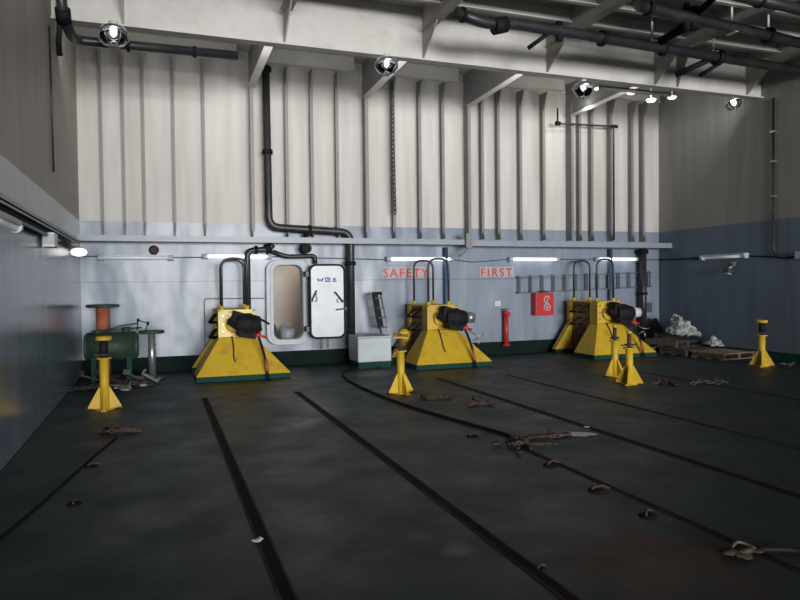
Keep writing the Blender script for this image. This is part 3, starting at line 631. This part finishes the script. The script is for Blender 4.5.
# hanging flood lamps below the beam
def beam_lamp(x, y, z, s, lit, label, tilt=0):
    t = tag(empty('beam_lamp', (x, y, z)), label, 'light', 'lamps hung under the beam'); t.scale = (s, s, s); t.rotation_euler = (tilt, 0, 0)
    MB().cyl((0, 0, .10), (0, 0, .17), .06, n=12).tube([(0, 0, .15), (0, .16, .17)], .03, 8).build('lamp_neck', 'white', t)
    MB().lathe([(.07, .13), (.16, .09), (.20, .02), (.19, .02), (.14, .08), (.06, .12)], n=24).build('lamp_shade', 'chrome', t)
    MB().lathe([(.185, .02), (.18, -.06), (.13, -.13), (.05, -.15)], n=20).build('lamp_glass', 'glass', t)
    MB().lathe([(.02, .1), (.035, .05), (.03, .0), (.01, -.02)], n=12).build('lamp_bulb', lit, t)
    m = MB()
    for k in range(6):
        a = k*PI/3; c, s_ = math.cos(a), math.sin(a)
        m.tube([(.2*c, .2*s_, .03), (.2*c, .2*s_, -.07), (.12*c, .12*s_, -.16), (0, 0, -.18)], .006, 5)
    m.build('lamp_cage', 'steel', t)
beam_lamp(-.52, 10.2, 5.16, 1, 'dimbulb', 'caged lamp under the beam above the left corner')
beam_lamp(3.51, 10.2, 5.14, .95, 'dimbulb', 'caged lamp under the middle of the beam above the chain')
beam_lamp(7.24, 10.2, 5.09, .95, 'dimbulb', 'caged lamp under the beam above the thin black pipe')
beam_lamp(10.76, 10.2, 5.11, .8, 'bulb', 'brightly lit lamp at the right end of the beam', -.35)
for i, (x, z, lb) in enumerate(((9.14, 5.80, 'small glowing disc standing for a ceiling glint, leftmost and uppermost of its cluster'), (9.45, 5.65, 'small glowing disc standing for a ceiling glint, lower left one of the cluster'), (9.99, 5.79, 'small glowing disc standing for a ceiling glint, upper middle one of the cluster'), (10.54, 5.67, 'brightest small disc standing for a ceiling glint in the cluster'), (11.13, 5.78, 'small glowing disc standing for a ceiling glint, rightmost of the cluster'))):
    t = tag(empty('ceiling_glint', (x, 12.3, z)), lb, 'light', 'small glowing glint discs behind the beam')  # glowing discs added for reflections on the ceiling, not real lamps
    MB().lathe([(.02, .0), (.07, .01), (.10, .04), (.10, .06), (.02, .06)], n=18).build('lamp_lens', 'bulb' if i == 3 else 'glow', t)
    MB().cyl((0, 0, .06), (0, 0, ZC-z), .015, n=8).build('glint_stem', 'cream', t)

# ---------------------------------------------------------------- reels and green tank by left corner
def reel(x, y, z0, h, rf, rc, mf, mc, label, n_=3):
    t = tag(empty('cable_reel', (x, y, z0)), label, 'reel')
    for z in (.0, h-.05): MB().lathe([(rc*.5, z), (rf, z), (rf+.008, z+.02), (rf, z+.05), (rc*.5, z+.05)], n=32).build('reel_flange', mf, t)
    MB().cyl((0, 0, .04), (0, 0, h-.04), rc, n=20).build('reel_core', mc, t)
    return t
reel(-.93, 12.95, 0, 1.32, .27, .115, 'darkgreen', 'rustred', 'tall cable reel with rust-red core and dark green flange')
reel(-.12, 12.45, 0, .86, .21, .065, 'darkgreen', 'steel', 'low cable reel with dark green flange on a silver core')
t = tag(empty('green_tank', (-.78, 12.35, 0)), 'dark green covered tank lying between the two cable reels', 'tank')
MB().cyl((-.36, 0, .62), (.40, 0, .62), .24, n=24).cyl((-.40, 0, .62), (-.36, 0, .62), .2, .24, n=24).cyl((.40, 0, .62), (.45, 0, .62), .24, .18, n=24).build('tank_body', 'darkgreen', t)
for sx in (-.25, .3): MB().b(sx-.04, sx+.04, -.2, .2, 0, .45).build('tank_leg', 'greenp', t)
MB().cyl((.25, 0, .84), (.25, 0, .94), .07, n=14).cyl((-.2, 0, .84), (-.2, 0, .9), .05, n=14).build('tank_cap', 'darkgreen', t)
MB().tube([(-.1, -.05, .88), (.2, -.05, .97), (.45, -.02, 1.0)], .012, 6).tube([(-.3, .0, .88), (.5, .02, .92)], .014, 6).build('tank_hose', 'darkgreen', t)
t = tag(empty('wire_handle', (-.28, 12.6, .86)), 'bent black wire frame sticking up beside the green tank', 'frame')
MB().tube([(-.08, 0, 0), (-.06, 0, .18), (.1, 0, .12), (.06, 0, 0)], .012, 6).build('wire', 'black', t)
MB().cyl((-.08, 0, .18), (-.04, 0, .18), .03, n=8).cyl((.08, 0, .12), (.12, 0, .12), .03, n=8).build('knob', 'black', t)

# heap of chains and fittings
def squiggle(x, y, r, n, seed, z=.018):
    rd = random.Random(seed); pts = []; a = rd.random()*6
    p = Vector((0, 0, 0)); 
    for k in range(n):
        a += rd.uniform(-1.2, 1.2); q = p+Vector((math.cos(a), math.sin(a)*.8, 0))*r*.45
        if q.length > r: a += PI; q = p*.5
        pts.append((q.x, q.y, z+rd.random()*z*2.0)); p = q
    return pts
def lashing_chain(x, y, r, n, seed, label, link=.06, m='chain', group='loose lashing chains on the deck'):
    return tag(chain_mb(MB(), squiggle(x, y, r, n, seed), link, .011).build('lashing_chain', m, loc=(x, y, 0)), label, 'chain', group)
lashing_chain(-.95, 11.6, .35, 12, 1, 'dark chain heaped left of the trestle below the green tank', .08)
lashing_chain(-.45, 11.7, .35, 12, 2, 'dark chain heaped right of the trestle below the green tank', .08)
lashing_chain(-.2, 12.0, .2, 8, 3, 'short chain lying by the foot of the low reel', .07)
lashing_chain(-.45, 7.95, .28, 9, 4, 'rusty chain at the far end of the thin rope by the left wall', .06, 'rust')
lashing_chain(3.65, 8.7, .3, 10, 5, 'rusty chain lying right of the tilted head trestle', .06, 'rust')
lashing_chain(4.0, 8.0, .3, 10, 6, 'rusty chain between the tilted head trestle and the gear heap', .06, 'rust')
lashing_chain(7.6, 8.4, .35, 12, 8, 'rusty chain right of the paired yellow trestles', .07, 'rust')
lashing_chain(8.1, 8.2, .3, 10, 9, 'dark chain on the deck beyond the paired trestles', .07)
lashing_chain(11.1, 9.3, .14, 7, 10, 'pale chain at the foot of the right wall trestle', .06)
def scrap(x, y, rz, L_, wd, m, label, tilt=.1):
    t = tag(MB().b(-L_/2, L_/2, -wd/2, wd/2, 0, .03).b(-L_/2, -L_/2+.03, -wd/2, wd/2, .03, .09).b(L_/2-.03, L_/2, -wd/2, wd/2, .03, .07).build('scrap_bracket', m, bevel=.004), label, 'scrap')
    t.location = (x, y, .03+L_/2*math.sin(tilt)); t.rotation_euler = (0, tilt, rz); return t
scrap(-1.02, 11.95, .5, .5, .14, 'rust', 'rusty metal bracket lying at the wall side of the scrap heap', .35)
scrap(-.75, 11.9, -.6, .55, .10, 'rust', 'long rusty bracket crossing the middle of the scrap heap', .3)
scrap(-.42, 12.0, .9, .4, .12, 'steel', 'shiny steel bracket in the scrap heap under the green tank', .4)
scrap(-.62, 11.5, .2, .35, .1, 'chain', 'dark flat bracket at the front of the scrap heap', .1)
scrap(-.15, 11.85, -.3, .3, .1, 'steel', 'short shiny bracket at the right end of the scrap heap', .5)
def turnbuckle(x, y, rz, s, label, m='rust', z=.03):
    t = tag(empty('turnbuckle', (x, y, z), rz), label, 'turnbuckle', 'turnbuckles and lashing fittings'); t.scale = (s, s, s)
    MB().tube([(-.12, -.03, 0), (.12, -.03, 0), (.12, .03, 0), (-.12, .03, 0)], .01, 6, closed=True).build('body', m, t)
    MB().cyl((-.25, 0, 0), (-.1, 0, 0), .011, n=8).cyl((.1, 0, 0), (.24, 0, 0), .011, n=8).build('screw', 'chain', t)
    for sx in (-1, 1):
        MB().tube([(sx*.29+.045*math.cos(k*PI/4), .035*math.sin(k*PI/4), 0) for k in range(8)], .012, 6, closed=True).build('eye', m, t)
    return t
turnbuckle(3.42, 5.95, .2, 1.0, 'rusty turnbuckle, left one in the central gear heap')
turnbuckle(3.72, 6.0, -.1, 1.0, 'rusty turnbuckle, right one in the central gear heap')
turnbuckle(3.25, 5.7, 1.2, .7, 'small rusty turnbuckle lying below the central gear heap')
turnbuckle(3.5, 5.72, 2.7, .6, 'small steel turnbuckle lower right of the gear heap', 'chain')
lashing_chain(3.38, 5.9, .22, 9, 21, 'rusty chain tangled in the central gear heap', .055, 'rust')
lashing_chain(3.82, 6.02, .14, 6, 22, 'short rusty chain at the right end of the gear heap', .055, 'rust')
lashing_chain(-.62, 11.3, .2, 8, 23, 'pale chain on the deck behind the left trestle', .07, 'steel')
def lug(x, y, s, rz, label):
    t = tag(empty('lashing_lug', (x, y, 0), rz), label, 'lug', 'small lashing lugs on the deck'); t.scale = (s, s, s)
    MB().lathe([(.07, 0), (.065, .01), (.02, .015)], n=16).build('pot', 'slot', t)
    MB().tube([(-.03, 0, .005), (-.03, 0, .03), (.06, .02, .035), (.11, 0, .012)], .010, 6, fillet=.02).build('hook', 'rust', t)
lug(3.24, 5.07, 1, .3, 'small dark hook just beyond the thin deck track, nearest the gear heap')
lug(3.17, 4.32, 1, -.2, 'small dark hook on deck, second below the gear heap')
lug(3.15, 3.72, .9, .5, 'small dark hook on deck, third below the gear heap')
lug(3.1, 6.35, .9, .1, 'small dark hook left of the gear heap beside the hose')
lug(2.0, 3.25, .5, .3, 'tiny pale hook on deck at bottom centre right')
lug(-.6, 6.6, .8, .3, 'small dark hook beside the thin rope at left')
lug(-.62, 5.5, .8, 1.3, 'small dark hook nearest the left bottom of the deck')
# rag with hook near bottom right
t = tag(empty('rag_bundle', (3.22, 3.0, 0)), 'brown crumpled rag with pale hook at the bottom right of deck', 'rag')
m = MB(); rd = random.Random(5)
for k in range(7): m.hull([(rd.gauss(0, .05)+k*.025-.08, rd.gauss(0, .05), abs(rd.gauss(.01, .022))) for _ in range(12)])
rg = m.build('cloth', 'ragm', t); sb = rg.modifiers.new('sub', 'SUBSURF'); sb.levels = sb.render_levels = 2
MB().tube([(-.04, .03, .03), (.03, .06, .05), (.08, .03, .035), (.1, -.02, .02)], .011, 6, fillet=.03).build('hook', 'chain', t)
MB().tube([(.1, -.02, .02), (.2, -.06, .02), (.3, -.10, .018), (.42, -.28, .018)], .017, 6, fillet=.06).build('rope_tail', 'black', t)

# hose snaking from the chest to the gear heap
pts = [(4.05, 12.3, .02), (3.55, 12.45, .02), (3.2, 12.0, .02), (3.0, 11.2, .02), (2.95, 10.2, .02), (2.98, 9.2, .02), (3.05, 8.3, .02), (3.2, 7.4, .02), (3.35, 6.7, .02), (3.45, 6.2, .02), (3.42, 5.9, .02), (3.36, 5.6, .02)]
tag(MB().tube(pts, .018, 8, fillet=.4).build('deck_hose', 'black'), 'long black hose curving from the pale chest to the gear heap', 'hose')

# floor stains / patches as thin irregular plates
def patch(x, y, rx, ry, m, name, label, seed, z=.0012):
    rd = random.Random(seed); n = 22; ph = [rd.uniform(0, 6) for _ in range(4)]
    pts = []
    for k in range(n):
        a = 2*PI*k/n; q = 1+.16*math.sin(2*a+ph[0])+.12*math.sin(3*a+ph[1])+.08*math.sin(5*a+ph[2]); pts.append((rx*q*math.cos(a), ry*q*math.sin(a)))
    return tag(MB().prism(pts, (0, 0, 0), (1, 0, 0), (0, 1, 0), (0, 0, z)).build(name, m, loc=(x, y, .0003)), label, 'patch')
# litter
def litter(x, y, s, seed, label, m='paper', z=.006):
    rd = random.Random(seed); k = MB()
    for j in range(3):
        k.hull([(rd.gauss(0, s), rd.gauss(0, s), rd.random()*s*.7) for _ in range(9)])
    return tag(k.build('crumpled_paper', m, loc=(x, y, z)), label, 'litter')
litter(.57, 4.25, .018, 1, 'white crumpled paper on the leftmost deck track')
litter(4.2, 5.95, .045, 2, 'pale torn paper right of the central gear heap').scale = (1.4, 1.7, .15)
litter(4.45, 6.25, .015, 3, 'tiny white scrap just beyond the torn paper')
litter(3.98, 6.02, .04, 5, 'flat pale scrap touching the right end of the gear heap').scale = (1.0, .6, .15)
litter(-.25, 11.6, .05, 7, 'pale scrap among the chains by the low reel')
litter(-.5, 11.25, .035, 8, 'small pale scrap before the chain heap')

# ---------------------------------------------------------------- pallets, tarp, sacks
def pallet(x, y, z, rz, m, label, tilt=(0, 0)):
    t = tag(empty('wooden_pallet', (x, y, z), rz), label, 'pallet', 'wooden pallets by the right wall'); t.rotation_euler = (tilt[0], tilt[1], rz)
    for k in range(5): MB().box((0, -.34+k*.17, .125), (1.0, .10, .02)).build('top_board', m, t)
    for yy in (-.34, 0, .34): MB().box((0, yy, .012), (1.0, .10, .02)).build('bottom_board', m, t)
    for xx in (-.44, 0, .44): MB().box((xx, 0, .068), (.09, .78, .09)).build('stringer', 'wood', t)
    return t
pallet(11.2, 10.9, 0, .1, 'woodpale', 'pinkish wooden pallet nearest the right wall trestle')
pallet(11.12, 11.78, 0, .04, 'wood', 'dark wooden pallet second from the right wall trestle')
pallet(11.0, 12.62, 0, -.04, 'wood', 'dark wooden pallet nearest the right winch')
pallet(11.05, 12.2, .16, .25, 'wood', 'dark wooden pallet tilted on top of the others', (.03, .02))
def lump(name, m, pts, label, cat, seed, disp=.12, sub=3):
    rd = random.Random(seed); k = MB()
    k.hull(pts)
    o = k.build(name, m); tag(o, label, cat)
    s = o.modifiers.new('sub', 'SUBSURF'); s.levels = s.render_levels = sub; s.subdivision_type = 'SIMPLE'
    tx = bpy.data.textures.new(name, 'CLOUDS'); tx.noise_scale = .11
    d = o.modifiers.new('disp', 'DISPLACE'); d.texture = tx; d.strength = disp; d.texture_coords = 'GLOBAL'; d.mid_level = .5
    return o
lump('crumpled_tarp', 'cloth', [(10.95, 12.0, .42), (11.6, 11.9, .38), (11.0, 12.35, .45), (11.6, 12.4, .5), (11.15, 12.1, .78), (11.4, 12.15, .72), (11.3, 12.4, .82), (11.62, 11.95, .42)], 'pale crumpled tarp heaped on the pallets in the right corner', 'tarp', 1, .20, 5)
lump('crumpled_tarp', 'cloth', [(11.4, 11.42, .20), (11.68, 11.3, .18), (11.45, 11.7, .22), (11.68, 11.7, .25), (11.56, 11.5, .40)], 'small pale tarp lump beside the big heap on the pallets', 'tarp', 2, .14, 5)
lump('black_sack', 'sack', [(10.35, 13.15, .02), (10.95, 13.15, .02), (10.4, 13.4, .02), (10.95, 13.4, .02), (10.5, 13.2, .6), (10.85, 13.25, .66)], 'black plastic sack pile behind the right winch foot', 'sack', 3, .1)
lump('black_sack', 'sack', [(11.35, 13.15, .3), (11.7, 13.12, .3), (11.35, 13.4, .3), (11.7, 13.4, .3), (11.35, 13.2, .74), (11.6, 13.3, .7), (11.35, 13.15, .03), (11.7, 13.15, .03), (11.35, 13.4, .03), (11.7, 13.4, .03)], 'black sack in the right corner behind the pale tarp', 'sack', 4, .1)
tag(MB().b(-.09, .09, -.05, 0, -.12, .12).build('switch_box', 'navy', loc=(11.45, YB-.01, .98), bevel=.01), 'small dark box on the wall near the right corner', 'box')

# ---------------------------------------------------------------- lights, world, camera
def area(name, loc, rot, sx, sy, e, col, spread=PI):
    l = bpy.data.lights.new(name, 'AREA'); l.shape = 'RECTANGLE'; l.size = sx; l.size_y = sy; l.energy = e; l.color = col; l.spread = spread
    o = bpy.data.objects.new(name, l); o.location = loc; o.rotation_euler = rot; COL.objects.link(o); return o
area('daylight_opening', (5.2, -30, 3.2), (math.radians(90), 0, 0), 20, 6.5, 2650, (1, .99, .975), math.radians(70))
area('bay_fill', (5.2, 10.95, 5.05), (math.radians(128), 0, 0), 12.4, .25, 72, (1, .99, .97))  # unseen fill strip added to lift the shaded wall head behind the beam
w_ = bpy.data.worlds.new('world'); bpy.context.scene.world = w_; w_.use_nodes = True
w_.node_tree.nodes['Background'].inputs[0].default_value = (.75, .87, 1, 1); w_.node_tree.nodes['Background'].inputs[1].default_value = .16
def point(name, loc, e, r=.05, col=(1, .97, .9)):
    l = bpy.data.lights.new(name, 'POINT'); l.energy = e; l.shadow_soft_size = r; l.color = col
    o = bpy.data.objects.new(name, l); o.location = loc; COL.objects.link(o)
point('corridor_light', (2.9, YB+1.2, 2.2), 14)
point('glint_fill', (9.0, 12.6, 5.45), 12)  # unseen point added for a glow around the ceiling glints

cam = bpy.data.cameras.new('camera'); cam.sensor_width = 36; cam.lens = 666.94*36/800; cam.clip_end = 200
co = bpy.data.objects.new('camera', cam); COL.objects.link(co)
ex = Vector((.9399865, .0183910, -.3407156)); ey = Vector((-.3410329, .0183199, -.9398728)); ez = Vector((-.0110433, .9996630, .0234925))
R = Matrix((ex, ey, ez)); co.matrix_world = Matrix.Translation((0, 0, 1.62)) @ R.to_4x4()
bpy.context.scene.camera = co
bpy.context.scene.view_settings.view_transform = 'Standard'
